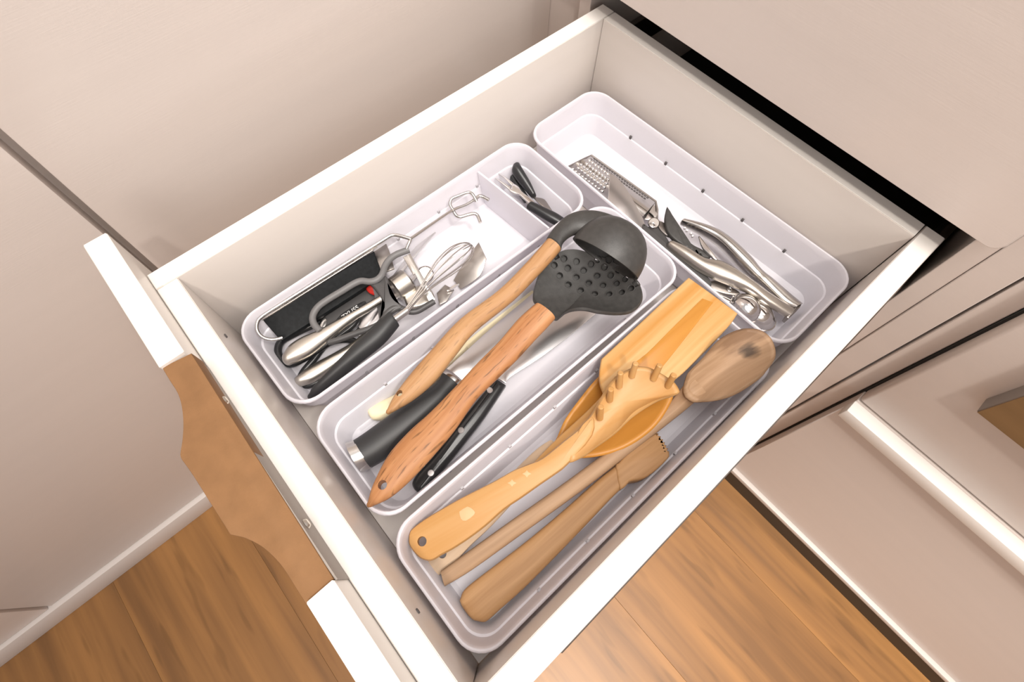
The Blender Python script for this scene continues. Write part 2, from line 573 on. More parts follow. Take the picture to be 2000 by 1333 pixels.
# upper drawer, closed
m = M()
rr = .009
pts = []
x0, x1, z0, z1 = -.041, .3815, .0345, .30
for cx, cz, a0 in ((x0 + rr * .5, z0 + rr * .5, 180), (x1 - rr, z0 + rr, 270)):
    q = rr * .5 if a0 == 180 else rr
    for k in range(7):
        t = math.radians(a0 + k * 15)
        pts.append((cx + q * math.cos(t), cz + q * math.sin(t)))
pts += [(x1, z1), (x0, z1)]
def slab_xz(m, pts, y0, y1, b=.001):
    c = Vector((sum(p[0] for p in pts) / len(pts), sum(p[1] for p in pts) / len(pts), 0))
    P = [Vector((p[0], p[1], 0)) for p in pts]
    I = inset(P, b)
    f = lambda r, y: [Vector((p.x, y, p.y)) for p in r]
    return bridge(m, [f(I, y0), f(P, y0 + b), f(P, y1 - b), f(I, y1)])
slab_xz(m, pts, YF, YF + .017)
link('upper_drawer_front', m, MT['front'], bc)
m = M(); box(m, -.041, .3815, YF, YF + .017, -.53, -.20, .001)
link('lower_drawer_front', m, MT['front'], bc)
m = M(); box(m, -.06, .3845, YF + .02, YF + .04, FZ, -.5305, .001)
link('plinth', m, MT['plinth'], bc)

# ------------------------------------------------------------------ next cabinet
nc = thing('drawer_cabinet', 'next pale drawer cabinet with a white handle rail and a brown block handle', 'cabinet', (.7, .7, FZ))
m = M(); box(m, .4107, .4275, .4575, 1.0, -.5475, .30, .0008)
link('side_panel', m, MT['front'], nc)
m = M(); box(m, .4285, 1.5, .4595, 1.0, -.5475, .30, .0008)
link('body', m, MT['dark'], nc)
m = M(); box(m, .4107, 1.5, .4575, 1.0, .3005, .306, .0006)
link('top_cover', m, MT['front'], nc)
m = M(); box(m, .4295, 1.5, YF, YF + .017, -.1945, .30, .004, 3)
up = link('upper_drawer_front', m, MT['front'], nc)
m = M(); box(m, .473, .78, YF - .0165, YF, -.0805, .05, .0006)
h = link('handle', m, MT['mdf_grey'], up)
m = M(); box(m, .4736, .7794, YF - .0172, YF - .0164, -.0799, .0494, 0)
o = link('handle_face', m, MT['brown_handle'], up); tag(o, 'brown front of the grey edged handle')
m = M(); box(m, .4295, 1.5, YF, YF + .017, -.5472, -.1975, .001)
lo = link('lower_drawer_front', m, MT['front'], nc)
m = M(); box(m, .4285, 1.5, YF - .0165, YF, -.2165, -.1975, .0014, 2)
link('handle_rail', m, MT['edge'], lo)
m = M(); box(m, .4107, 1.5, YF - .007, YF + .017, -.5585, -.5475, .001, 2)
o = link('bottom_rail', m, MT['plinth'], nc)
m = M(); box(m, .4107, 1.5, YF - .0055, YF + .012, FZ, -.5587, .0005)
link('plinth', m, MT['toe'], nc)

# ------------------------------------------------------------------ the open drawer
DW, DD, T, DT = .3407, .45, .0167, .0168
BZ = -.120
dr = thing('drawer', 'open white kitchen drawer pulled out full of utensil trays, with raw brown handle tab', 'drawer', (.17, .22, BZ - .006))
m = M(); box(m, -T, 0, -DT, DD + T, BZ - .015, 0, .0009, 2)
left = link('left_side', m, MT['box'], dr)
m = M(); box(m, DW, DW + T, -DT, DD + T, BZ - .015, 0, .0009, 2)
link('right_side', m, MT['box'], dr)
m = M(); box(m, .0004, DW - .0006, DD, DD + T, BZ - .015, -.0003, .0009, 2)
link('back_board', m, MT['box'], dr)
m = M(); box(m, .0004, DW - .0006, -DT, 0, BZ - .015, -.0003, .0009, 2)
fb = link('front_board', m, MT['box'], dr)
m = M(); box(m, .0003, DW - .0005, .0003, DD - .0003, BZ - .006, BZ, 0)
link('bottom', m, MT['box'], dr)
# white edge banding along the four rims
for nm, (a, b, c, d) in (('edge_band', (-T + .0007, -.0007, -DT + .0007, DD + T - .0007)), ('edge_band', (DW + .0007, DW + T - .0007, -DT + .0007, DD + T - .0007)),
                         ('edge_band', (.0006, DW - .0008, DD + .0007, DD + T - .0007)), ('edge_band', (.0006, DW - .0008, -DT + .0007, -.0007))):
    m = M(); box(m, a, b, c, d, -.0004, .0004, .0002)
    link(nm, m, MT['edge'], dr)
# front with its notch for the handle
FX0, FX1, FT, FB, HZ = -.041, .383, .029, -.19, .010
FY0, FY1 = -.0338, -.0171
m = M()
slab_xz(m, [(FX0, FB), (FX1, FB), (FX1, FT), (.2497, FT), (.2497, HZ - .008), (.0785, HZ - .008), (.0785, FT), (FX0, FT)], FY0, FY1, .0007)
ff = link('drawer_front', m, MT['edge'], dr)
# raw handle tab: outline seen from above
tab = [(315.5, 718), (315.5, 718), (331, 744), (346, 768), (354, 795), (357, 828), (355, 862), (351, 888), (354, 898), (354, 898), (376, 929), (408, 980), (449, 1045), (449, 1045),
       (462, 1048), (478, 1052), (505, 1065), (530, 1085), (552, 1110), (575, 1146), (597.5, 1182), (597.5, 1182), (652, 1132), (652, 1132), (604, 1055), (515, 915), (373, 690), (373, 690)]
m = M(); plate(m, tab, .0265, .016, .0008, 3)
link('handle_tab', m, MT['mdf'], dr)
m = M(); box(m, .0805, .2505, -.0171, -.0160, .0006, .0255, 0)
o = link('handle_backing', m, MT['mdf_grey'], dr); tag(o, 'grey strip behind the brown handle tab')
for x, y0, z, nm in ((.0481, 0.0002, -.0255, 's'), (.2884, .0002, -.0234, 's')):
    m = M(); cyl(m, (x, y0, z), (x, y0 + .0008, z), .0017, n=10)
    link('screw_hole', m, MT['slot'], fb)
for x in (.1171, .2134):
    m = M(); cyl(m, (x, -.0162, .0165), (x, -.0142, .0165), .0032, .0026, n=12, bev=.0004)
    link('screw', m, MT['satin'], dr)
m = M(); box(m, DW + T + .0006, DW + T + .009, .05, .95, -.09, -.055, .001)
link('slide_rail', m, MT['dsteel'], dr)
m = M(); box(m, -T - .009, -T - .0006, .05, .95, -.09, -.055, .001)
link('slide_rail', m, MT['dsteel'], dr)

# ------------------------------------------------------------------ trays
RIM, TF = -.065, -.1155

def quad_ring(q, ins, rad, z, n=8):
    """rounded ring inside the quad q (ccw corner list), moved in by ins"""
    P = inset([Vector((a, b, 0)) for a, b in q], ins)
    out = []
    for i in range(4):
        a, b, c = P[i - 1], P[i], P[(i + 1) % 4]
        u = (a - b).normalized(); w = (c - b).normalized()
        th = math.acos(max(-1, min(1, u.dot(w)))) / 2
        t = rad / math.tan(th)
        cc = b + (u + w).normalized() * (rad / math.sin(th))
        p0 = b + u * t - cc; p1 = b + w * t - cc
        ang = math.pi - 2 * th
        s = 1 if p0.cross(p1).z > 0 else -1
        for k in range(n + 1):
            r = Matrix.Rotation(s * ang * k / n, 3, 'Z')
            d = cc + r @ p0
            out.append(Vector((d.x, d.y, z)))
    return out

def tray(q, label, slots_long, divider=None, notch='notch'):
    cx = sum(p[0] for p in q) / 4; cy = sum(p[1] for p in q) / 4
    t = thing('storage_tray', label, 'tray', (cx, cy, BZ), 'white plastic trays in the drawer')
    SZ = RIM - .026
    m = M()
    R = .021
    rings = [quad_ring(q, .0135, R - .010, BZ + .0006), quad_ring(q, .0115, R - .008, BZ + .004), quad_ring(q, .0062, R - .004, SZ), quad_ring(q, .0030, R - .0015, RIM - .004),
             quad_ring(q, .0006, R, RIM - .0038), quad_ring(q, .0, R, RIM - .0022), quad_ring(q, .0004, R, RIM - .0006), quad_ring(q, .0012, R - .0005, RIM), quad_ring(q, .0022, R - .001, RIM - .0004),
             quad_ring(q, .0030, R - .0015, RIM - .0022), quad_ring(q, .0044, R - .0028, SZ + .0012), quad_ring(q, .0052, R - .003, SZ + .0003), quad_ring(q, .0076, R - .0045, SZ - .0004), quad_ring(q, .0086, R - .0055, SZ - .0024),
             quad_ring(q, .0122, R - .008, TF + .006), quad_ring(q, .0138, R - .009, TF + .0022), quad_ring(q, .0175, R - .012, TF)]
    bridge(m, rings)
    body = link('body', m, MT['tray'], t, angle=30)
    # divider notches as solid blocks on the long walls, recess shade put into their colour
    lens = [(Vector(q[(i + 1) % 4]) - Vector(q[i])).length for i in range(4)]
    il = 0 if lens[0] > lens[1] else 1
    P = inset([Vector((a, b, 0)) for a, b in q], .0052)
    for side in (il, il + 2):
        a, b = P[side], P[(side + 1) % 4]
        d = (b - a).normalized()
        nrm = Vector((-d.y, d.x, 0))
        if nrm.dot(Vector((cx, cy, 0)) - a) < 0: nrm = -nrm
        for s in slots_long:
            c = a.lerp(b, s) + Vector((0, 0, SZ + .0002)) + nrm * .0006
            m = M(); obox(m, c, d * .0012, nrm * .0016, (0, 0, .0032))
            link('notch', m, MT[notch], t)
    if divider:
        (ax, ay), (bx, by) = divider
        a, b = Vector((ax, ay, 0)), Vector((bx, by, 0))
        d = (b - a).normalized(); nn = Vector((-d.y, d.x, 0)) * .0009
        m = M()
        lo_, hi_ = TF + .0005, RIM - .006
        e0, e1 = a + d * .009, b - d * .009
        ring = lambda o: [e0 + o + Vector((0, 0, lo_)), e1 + o + Vector((0, 0, lo_)), b + o + Vector((0, 0, hi_)), a + o + Vector((0, 0, hi_))]
        bridge(m, [ring(-nn), ring(nn)])
        link('divider', m, MT['tray'], t)
    return t

five = [.18 + .158 * k for k in range(5)]
tray([(.0138, .0032), (.1163, .0045), (.1212, .3280), (.0138, .3278)], 'white plastic tray by the drawer side holding whisk, peeler and press, with a divider', five, ((.0190, .2695), (.1150, .2765)))
tray([(.1258, .0068), (.2283, .0062), (.2322, .3350), (.1262, .3362)], 'white plastic tray under the black ladle and skimmer, with two big knives', five)
tray([(.2343, .0036), (.3383, .0036), (.3400, .3270), (.2355, .3270)], 'white plastic tray holding the wooden spoons and the muddler', five)
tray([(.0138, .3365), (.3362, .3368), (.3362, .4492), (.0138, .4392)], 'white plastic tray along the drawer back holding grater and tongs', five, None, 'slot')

# ================================================================== utensils
def pix(s, ox, oy, pts):
    """pixel list read from an enlarged crop: scale s, crop origin ox, oy"""
    return [(ox + x / s, oy + y / s) for x, y in pts]

def base_at(x, y, z=TF):
    p = W(x, y, z)
    return (p.x, p.y, TF)

# ------------------------------------------------------------------ wooden spoon tray
# muddler
t = thing('muddler', 'brown bamboo muddler with a serrated square end, lowest along the tray edge', 'muddler', base_at(1080, 1050))
ax = (W(910, 1190, -.097), W(1290, 870, -.097))
m = M()
lr(m, [(900, 1168, 932, 1213, -.1040, .014), (907, 1153, 950, 1214, -.1040, .0165), (930, 1133, 978, 1190, -.1030, .017), (984, 1092, 1022, 1151, -.1010, .017), (1038, 1050, 1076, 1097, -.0990, .017), (1100, 998, 1135, 1036, -.0960, .0165), (1165, 940, 1190, 978, -.0930, .016), (1195, 916, 1216, 953, -.0915, .016), (1207, 905, 1230, 941, -.0905, .017), (1213, 900, 1240, 936, -.0900, .017)], 28, 4.5, round0=.003)
link('handle', m, MT['brown'], t, angle=60)
m = M()
teeth = []
A, B = Vector((1281, 845)), Vector((1305, 886))
for k in range(7):
    p = A.lerp(B, k / 7.0); q = A.lerp(B, (k + .5) / 7.0)
    bulge = 3.5 * math.sin(math.pi * (k + .3) / 7)
    teeth += [(p.x + bulge, p.y), (p.x + bulge, p.y), (q.x + bulge + 3.6, q.y - 1.5), (q.x + bulge + 3.6, q.y - 1.5)]
head = [(1203, 912), (1209, 904), (1226, 886), (1245, 869.5), (1281, 845)] + teeth + [(1308, 891), (1308, 891), (1304, 897), (1286, 915), (1264, 932), (1247, 938), (1230, 941), (1212, 957)]
plate(m, head, zlin((1205, 925, -.0825), (1300, 870, -.0785)), .0185, .0016, 2, axis=ax)
link('head', m, MT['brown'], t, angle=50)

# weathered big spoon
t = thing('wooden_spoon', 'large weathered wooden spoon with a scorched bowl leaning out of the tray corner', 'spoon', base_at(1100, 970))
zs = zlin((865, 1130, -.101), (1430, 710, -.047))
ax = (W(865, 1130, -.103), W(1516, 650, -.05))
m = M()
lr(m, [(861, 1116, 869, 1146, -.1025, .009), (900, 1088, 922, 1114, -.101, .011), (993, 1021, 1018, 1045, -.096, .0115), (1110, 938, 1134, 961, -.0895, .0115), (1230, 848, 1252, 870, -.081, .011), (1304, 788, 1331, 808, -.0735, .0100), (1332, 757, 1358, 785, -.0605, .009), (1350, 738, 1380, 771, -.0588, .006)], 18, 2.4)
link('handle', m, MT['old'], t, angle=70)
bowl = [(1336, 765), (1342, 735), (1350, 722), (1372, 700), (1395, 673), (1413, 657), (1440, 644), (1465, 640), (1490, 645), (1507, 659), (1516, 680), (1515, 700), (1500, 722), (1484, 740), (1454, 761), (1428, 774), (1402, 781), (1375, 784), (1352, 783)]
m = M(); dish(m, bowl, zs, .011, .006, 4, axis=ax, steps=(1.0, .95, .9, .8, .65, .45, .25, .1), lip=.0022, centre=(1432, 710))
link('bowl', m, MT['old'], t, angle=70)

# orange spoon with pale handle
t = thing('wooden_spoon', 'orange wooden spoon with a pale handle lying under the spaghetti server', 'spoon', base_at(1000, 960))
zs = zlin((865, 1090, -.105), (1300, 740, -.066))
ax = (W(865, 1090, -.107), W(1300, 740, -.063))
m = M()
lr(m, [(839, 1089, 868, 1117, -.107, .006), (852, 1068, 884, 1107, -.106, .007), (890, 1036, 915, 1071, -.102, .007), (945, 990, 962, 1026, -.097, .0075), (1000, 925, 1025, 958, -.091, .008), (1048, 878, 1076, 908, -.086, .0085), (1075, 860, 1110, 890, -.083, .007)], 18, 2.6, round0=.009)
hnd = link('handle', m, MT['pale'], t, angle=70)
p = W(865, 1083, -.107); c = M(); cyl(c, p - Vector((0, 0, .01)), p + Vector((0, 0, .01)), .0032, n=16); cut(hnd, c)
bowl = [(1078, 878), (1090, 850), (1105, 817), (1134, 777), (1160, 745), (1185, 722), (1215, 706), (1250, 700), (1285, 712), (1310, 738), (1317, 768), (1304, 800), (1285, 828), (1263, 849), (1235, 868), (1205, 882), (1175, 890), (1146, 894), (1110, 895), (1086, 893)]
m = M(); dish(m, bowl, zs, .009, .0045, 4, axis=ax, lip=.002, centre=(1200, 800))
link('bowl', m, MT['orange'], t, angle=70)

# turner
t = thing('wooden_turner', 'honey coloured bamboo turner with a square blade lying across the tray rims', 'spatula', base_at(1200, 800))
ax = (W(1175, 760, -.056), W(1395, 560, -.055))
zs = zlin((1180, 730, -.0595), (1400, 570, -.0565))
m = M()
plate(m, [(1345.5, 541.5), (1345.5, 541.5), (1392, 575), (1441.5, 612), (1441.5, 612), (1419, 643), (1345, 719), (1318, 742), (1290, 765), (1250, 790), (1215, 800), (1190, 785), (1174, 755), (1171, 730), (1175, 701), (1175, 701), (1262, 620)], zs, .005, .0012, 4, axis=ax)
link('blade', m, MT['turner'], t, angle=50)
m = M()
plate(m, [(1372, 583), (1372, 583), (1393, 591), (1393, 591), (1347, 650), (1303, 706), (1286, 726), (1286, 726), (1234, 712), (1234, 712), (1264, 690), (1312, 642)], lambda x, y: zs(x, y) + .00035, .001, .0003, 3, axis=ax)
o = link('spine', m, MT['orange'], t); tag(o, 'deeper orange stripe down the blade')
m = M()
lr(m, [(1205, 742, 1240, 775, -.0625, .005), (1150, 800, 1175, 825, -.068, .006), (1075, 870, 1098, 893, -.0745, .006), (1000, 950, 1020, 970, -.081, .006)], 16, 2.6, round1=.008)
link('handle', m, MT['turner'], t, angle=70)

# spaghetti server
t = thing('spaghetti_server', 'pale yellow wooden spaghetti server with upright pegs lying on top of the spoons', 'spaghetti server', base_at(1050, 930))
zs = zlin((810, 1060, -.0785), (1270, 750, -.040))
ax = (W(810, 1060, -.084), W(1290, 740, -.05))
m = M()
out = [(797, 1051), (799, 1040), (805, 1032), (827, 1015), (860, 995), (895, 975), (930, 957), (962, 941), (985, 928), (1007, 916), (1035, 905), (1060, 894), (1100, 862), (1130, 838), (1158, 812), (1158, 850), (1110, 906), (1085, 926), (1060, 943), (1019, 972), (985, 995), (950, 1026), (917, 1051), (885, 1072), (861, 1085), (848, 1093), (836, 1096), (820, 1091), (806, 1077), (798, 1063)]
plate(m, out, zs, .0085, .003, 3, axis=ax)
hnd = link('handle', m, MT['bamboo'], t, angle=60)
p = W(824, 1058, zs(824, 1058)); c = M(); cyl(c, p - Vector((0, 0, .02)), p + Vector((0, 0, .02)), .0034, n=18); cut(hnd, c)
m = M()
out = [(1128, 842), (1150, 816), (1164, 793), (1177, 770), (1186, 754), (1196, 742), (1206, 732), (1219, 725), (1234, 718), (1249, 715), (1263, 716), (1276, 720), (1298, 732), (1316, 744), (1326, 757), (1328, 766), (1318, 772), (1302, 777), (1286, 783), (1268, 793), (1251, 804), (1236, 815), (1223, 827), (1208, 842), (1192, 855), (1165, 874), (1138, 893), (1110, 900)]
dish(m, out, zs, .006, .006, 4, axis=ax, lip=.002, centre=(1225, 780), flat=2.6)
hd = link('head', m, MT['bamboo'], t, angle=70)
for (bx, by), (tx, ty) in (((105, 845), (112, 735)), ((196, 675), (206, 570)), ((284, 550), (295, 418)), ((400, 455), (437, 330)), ((600, 482), (662, 348)), ((735, 550), (792, 438))):
    bx, by = 1150 + bx / 4.76, 640 + by / 4.76; tx, ty = 1150 + tx / 4.76, 640 + ty / 4.76
    z = zs(bx, by) - .002
    m = M(); cyl(m, W(bx, by, z) - Vector((0, 0, .001)), W(tx, ty, z + .014), .0026, .0023, n=14, bev=.0006)
    link('peg', m, MT['bamboo'], hd)
stamp = mat('faded_print', (.60, .385, .20, 1), .6)
m = M(); plate(m, [(897, 1000), (897, 1000), (913, 990), (926, 998), (926, 1006), (910, 1018), (900, 1014)], lambda x, y: zs(x, y) + .0002, .0004, .0001, 2); link('print', m, stamp, hnd)
for cx, cy, rx in ((1000, 944, 9), (1029, 926, 9)):
    m = M(); plate(m, [(cx + rx * math.cos(a * .7854) * (1 if a % 2 == 0 else .55), cy + rx * .8 * math.sin(a * .7854) * (1 if a % 2 == 0 else .55)) for a in range(8)], lambda x, y: zs(x, y) + .0002, .0004, .0001, 1, sm=False)
    link('print', m, stamp, hnd)

# ------------------------------------------------------------------ knife and ladle tray
# cream handled spreader
t = thing('spreader', 'cream plastic spreader whose rounded handle end peeks out under the ladle', 'spreader', base_at(800, 760))
m = M()
lr(m, [(722, 795, 731, 821, -.108, .012), (733, 790, 750, 820, -.108, .013), (760, 778, 778, 806, -.108, .013), (790, 760, 806, 782, -.109, .012), (850, 712, 864, 735, -.110, .010), (905, 665, 915, 683, -.111, .006)], 18, 2.4, round0=.003)
link('handle', m, MT['cream'], t, angle=80)
m = M()
plate(m, [(900, 668), (930, 640), (985, 597), (1030, 568), (1042, 570), (1038, 585), (990, 625), (940, 665), (912, 686)], -.1115, .0016, .0004, 3)
link('blade', m, MT['cream'], t)

# chef's knife with steel capped handle
t = thing('chef_knife', 'large chef knife with a round black handle capped in steel', 'knife', base_at(880, 740))
zk = -.091
m = M()
lr(m, [(676, 866, 706, 923, zk, .026), (692, 861, 724, 914, zk, .026), (692.5, 860.5, 724.5, 913.5, zk, .026)], 24, 2.0)
cap = link('end_cap', m, MT['steel'], t, angle=60)
m = M()
lr(m, [(692, 861, 724, 914, zk, .0255), (715, 846, 757, 894, zk, .026), (770, 806, 806, 856, zk, .025), (820, 772, 845, 822, zk, .023), (846, 756, 872, 796, zk, .022), (857, 744, 888, 775, zk, .021), (865, 729, 903, 761, zk, .0205)], 24, 2.1)
link('grip', m, MT['rubber'], t, angle=70)
m = M()
lr(m, [(861, 730, 902, 762, zk, .0215), (865, 726, 908, 757, zk, .0205), (870, 722, 911, 753, zk, .016)], 24, 2.1)
link('bolster', m, MT['steel'], t, angle=50)
m = M()
plate(m, [(868, 724), (868, 724), (905, 690), (960, 640), (1015, 594), (1062, 556), (1110, 525), (1150, 505), (1150, 505), (1130, 545), (1095, 590), (1050, 622), (1000, 662), (950, 712), (910, 752), (910, 752)], zlin((890, 740, zk), (1150, 505, -.104)), .0022, .0006, 3)
link('blade', m, MT['blade'], t)

# riveted knife
t = thing('kitchen_knife', 'kitchen knife with a black handle fixed by round rivets, lying under the skimmer', 'knife', base_at(900, 850))
zk = -.097
m = M()
plate(m, [(804, 941), (806, 952), (812, 959), (820, 963), (829, 958), (842, 943), (865, 914), (890, 884), (918, 849), (946, 813), (988, 750), (988, 750), (968, 737), (968, 737), (925, 788), (880, 845), (845, 890), (815, 922)], zk, .013, .004, 3)
hnd = link('handle', m, MT['blackp'], t, angle=60)
for x, y in ((841.5, 924.5), (900.5, 841), (956.5, 762.5)):
    p = W(x, y, zk); m = M(); cyl(m, p - Vector((0, 0, .003)), p + Vector((0, 0, .0004)), .0027, n=20, bev=.0003)
    link('rivet', m, MT['rivet'], hnd)
m = M()
plate(m, [(969, 738), (969, 738), (1000, 690), (1060, 622), (1120, 560), (1165, 520), (1200, 500), (1235, 545), (1238, 556), (1205, 585), (1169, 609), (1120, 650), (1060, 696), (998, 736), (988, 749), (988, 749)], zlin((980, 743, -.103), (1220, 530, -.1105)), .002, .0005, 3)
link('blade', m, MT['blade'], t)

# skimmer
t = thing('skimmer', 'black nylon skimmer full of holes with a reddish wooden handle', 'skimmer', base_at(960, 740))
ax = (W(720, 985, -.065), W(1085, 600, -.045))
m = M()
lr(m, [(719, 981, 729, 989, -.066, .006), (729, 948, 764, 971.5, -.065, .0115), (758, 891, 803, 938, -.064, .0135), (798, 845, 846, 892, -.0625, .014), (840, 807, 888, 842, -.061, .014), (890, 756, 930, 782, -.058, .013), (936, 707, 970, 742, -.054, .0125), (975, 668, 1010, 703, -.051, .0125), (1008, 629, 1046, 664, -.048, .013), (1030, 608, 1068, 641, -.046, .0135), (1046.5, 594.5, 1084, 623, -.0445, .014)], 24, 2.4, round0=.003)
hnd = link('handle', m, MT['oak'], t, angle=70)
p = W(750, 950, -.065); c = M(); cyl(c, p - Vector((0, 0, .03)), p + Vector((0, 0, .03)), .0034, n=18); cut(hnd, c)
out = [(1047, 593), (1041, 582), (1043, 562), (1050, 540), (1058, 520), (1075, 501), (1099, 488), (1121, 485), (1143, 489), (1185, 503), (1222, 524), (1245, 547), (1254, 563), (1256, 583), (1248, 598), (1229, 610), (1200, 612.5), (1169, 609.5), (1142, 604), (1118, 605.5), (1100, 613), (1086, 623.5), (1064, 610)]
m = M(); dish(m, out, zlin((1060, 605, -.0455), (1230, 540, -.040)), .010, .0070, 4, lip=.0012, centre=(1150, 553), steps=(1.0, .97, .9, .8, .65, .5, .35, .2, .08), flat=2.2)
hd = link('head', m, MT['nylon'], t, angle=70)
holes = [(120, 95), (175, 180), (265, 260), (390, 315), (530, 355), (670, 370), (790, 370), (875, 350), (930, 312), (215, 35), (255, 108), (345, 190), (470, 247), (610, 280), (740, 280), (815, 258), (340, 58), (415, 135), (550, 190), (680, 203), (838, 208), (485, 90), (615, 130), (745, 175), (545, 65), (650, 85), (30, 45), (120, 10)]
from mathutils.bvhtree import BVHTree
bm = bmesh.new(); bm.from_mesh(hd.data); bvh = BVHTree.FromBMesh(bm); bm.free()
c = M()
rims = []
for x, y in holes:
    p = W(1060 + x / 5.129, 500 + y / 5.129, -.0475)
    q = p - BASE[hd.name]
    hit, nrm, _, _ = bvh.ray_cast(Vector((q.x, q.y, .5)), Vector((0, 0, -1)))
    if hit is None: continue
    nrm = nrm if nrm.z > 0 else -nrm
    h = hit + BASE[hd.name]
    cyl(c, h - nrm * .0040, h + nrm * .004, .0028, n=14)
    rims.append((h, nrm))
cut(hd, c)
for h, nrm in rims:
    a = nrm.orthogonal().normalized(); b = nrm.cross(a)
    m = M(); tube(m, [h + (a * math.cos(k * .5236) + b * math.sin(k * .5236)) * .0031 for k in range(12)], .0005, 6, closed=True)
    link('hole_rim', m, MT['nylon'], hd)

# ladle
t = thing('ladle', 'black nylon ladle lying on its side over the skimmer, with a light wooden handle', 'ladle', base_at(950, 620))
m = M()
lr(m, [(757, 800, 764, 807, -.075, .006), (771, 773, 808, 781, -.074, .011), (806, 727, 850, 745, -.070, .0125), (850, 677, 888, 697, -.065, .0125), (900, 624, 928, 648, -.058, .0115), (972, 570, 1004, 586, -.046, .011), (1020, 523, 1051, 538, -.036, .0115), (1050, 490, 1078, 509, -.029, .012), (1068, 469.5, 1096, 487.5, -.026, .0125)], 22, 2.4, round0=.003)
hnd = link('handle', m, MT['beech'], t, angle=70)
p = W(782, 772, -.074); c = M(); cyl(c, p - Vector((0, 0, .03)), p + Vector((0, 0, .03)), .0026, n=16); cut(hnd, c)
m = M()
lr(m, [(1067, 468, 1095.5, 489, -.026, .014), (1080, 449, 1101, 473, -.021, .014), (1104, 425.5, 1115, 461, -.0165, .014), (1130, 415, 1131, 457, -.0145, .014), (1162, 414, 1152, 463, -.0155, .015), (1195, 423, 1176, 478, -.018, .016), (1220, 438, 1202, 492, -.021, .014)], 22, 2.2)
link('neck', m, MT['nylon'], t, angle=80)
P0, P1 = W(1119, 468, -.020), W(1246, 545, -.020)
mc = (P0 + P1) / 2
A = (P1 - P0) / 2
vv = (CAM_POS - mc).normalized()
Nn = A.cross(vv).normalized()
if Nn.y < 0: Nn = -Nn
Nn = (Nn - vv * .16).normalized()
Nn = (Nn - A.normalized() * Nn.dot(A.normalized())).normalized()
Bv = Nn.cross(A).normalized() * A.length * .92
dep = .0345
rings = []
for sc, off in ((1.0, 0), ):
    pass
outer = [[mc + (A * math.cos(2 * math.pi * j / 36) + Bv * math.sin(2 * math.pi * j / 36)) * math.cos(ph) ** .8 + Nn * dep * math.sin(ph) for j in range(36)] for ph in [i * 1.53 / 12 for i in range(12, -1, -1)]]
inner = [[mc + (A * math.cos(2 * math.pi * j / 36) + Bv * math.sin(2 * math.pi * j / 36)) * (math.cos(ph) ** .8) * .93 + Nn * (dep - .0022) * math.sin(ph) for j in range(36)] for ph in [i * 1.53 / 12 for i in range(0, 13)]]
m = M(); bridge(m, outer + inner)
link('bowl', m, MT['nylon'], t, angle=70)

# ------------------------------------------------------------------ tray with whisk, peeler and press
# sheathed knife
t = thing('sheathed_knife', 'knife in a broad black sheath leaning on the tray wall, edged by steel', 'knife', base_at(640, 590))
zs = lambda x, y: -.079 - .00028 * max(0, ((x - 512) * .527 + (y - 624) * .85))
m = M(); plate(m, [(512, 624), (512, 624), (620, 557), (730, 490), (730, 490), (743, 528), (745, 540), (745, 540), (650, 602), (549, 666), (549, 666), (530, 645)], zs, .006, .0012, 3)
link('sheath', m, MT['sleeve'], t, angle=40)
m = M(); tube(m, [W(509, 619, -.0785), W(735, 480, -.0775)], .0016, 10); link('rail', m, MT['steel'], t)
m = M(); tube(m, [W(512, 625, -.079), W(728, 489, -.078)], .0010, 8); link('rail', m, MT['dsteel'], t)
m = M(); plate(m, [(503, 611), (503, 611), (706, 481), (706, 481), (709, 488), (709, 488), (507, 618), (507, 618)], -.0785, .004, .0005, 2); link('back_strip', m, mat('dark_brown_strip', (.06, .045, .04, 1), .35), t)
m = M(); plate(m, [(727, 486), (727, 486), (752, 471), (752, 471), (763, 498), (770, 525), (770, 525), (746, 533), (746, 533)], -.086, .002, .0005, 3); link('blade', m, MT['dsteel'], t)

# wire lifter
t = thing('wire_lifter', 'bent steel wire lifter with a looped handle and forked end, along the tray wall', 'lifter', base_at(780, 470))
m = M()
tube(m, [W(552, 660, -.082), W(536, 663.5, -.081), W(520, 662, -.079), W(508, 655, -.077), W(501.5, 643, -.0745), W(503, 629, -.073), W(511, 619, -.073), W(530, 606, -.0735)], .0015, 10, sm=4)
link('handle_loop', m, MT['steel'], t)
m = M()
tube(m, [W(530, 606, -.0740), W(680, 512, -.0745), W(757, 464, -.073), W(757, 464, -.073), W(768, 459, -.0728), W(785, 462, -.073), W(803, 467, -.074), W(803, 467, -.074), W(798, 477, -.075), W(794, 486, -.077)], .0017, 10, sm=3)
link('rod', m, MT['steel'], t)
m = M()
tube(m, [W(803, 466, -.0735), W(845, 437, -.079), W(884, 411, -.084), W(909, 401, -.086), W(929, 389, -.086)], .0015, 10, sm=3)
link('shank', m, MT['steel'], t)
m = M()
tube(m, [W(886, 412, -.0845), W(879, 400, -.082), W(882, 389, -.080), W(893, 383.5, -.0795), W(914, 376, -.079), W(923, 380, -.0795), W(931, 394, -.083)], .0016, 10, sm=4)
link('loop', m, MT['steel'], t)
m = M(); tube(m, [W(925, 392, -.085), W(932, 386, -.085), W(939, 383, -.085), W(955, 391, -.086)], .0019, 10, sm=3); link('prong', m, MT['steel'], t)
m = M(); tube(m, [W(886, 413, -.087), W(891, 421, -.089), W(899, 424, -.0895), W(913, 420, -.089), W(926, 417.5, -.088), W(933, 422, -.089), W(938.5, 435, -.090)], .0018, 10, sm=3); link('prong', m, MT['steel'], t)

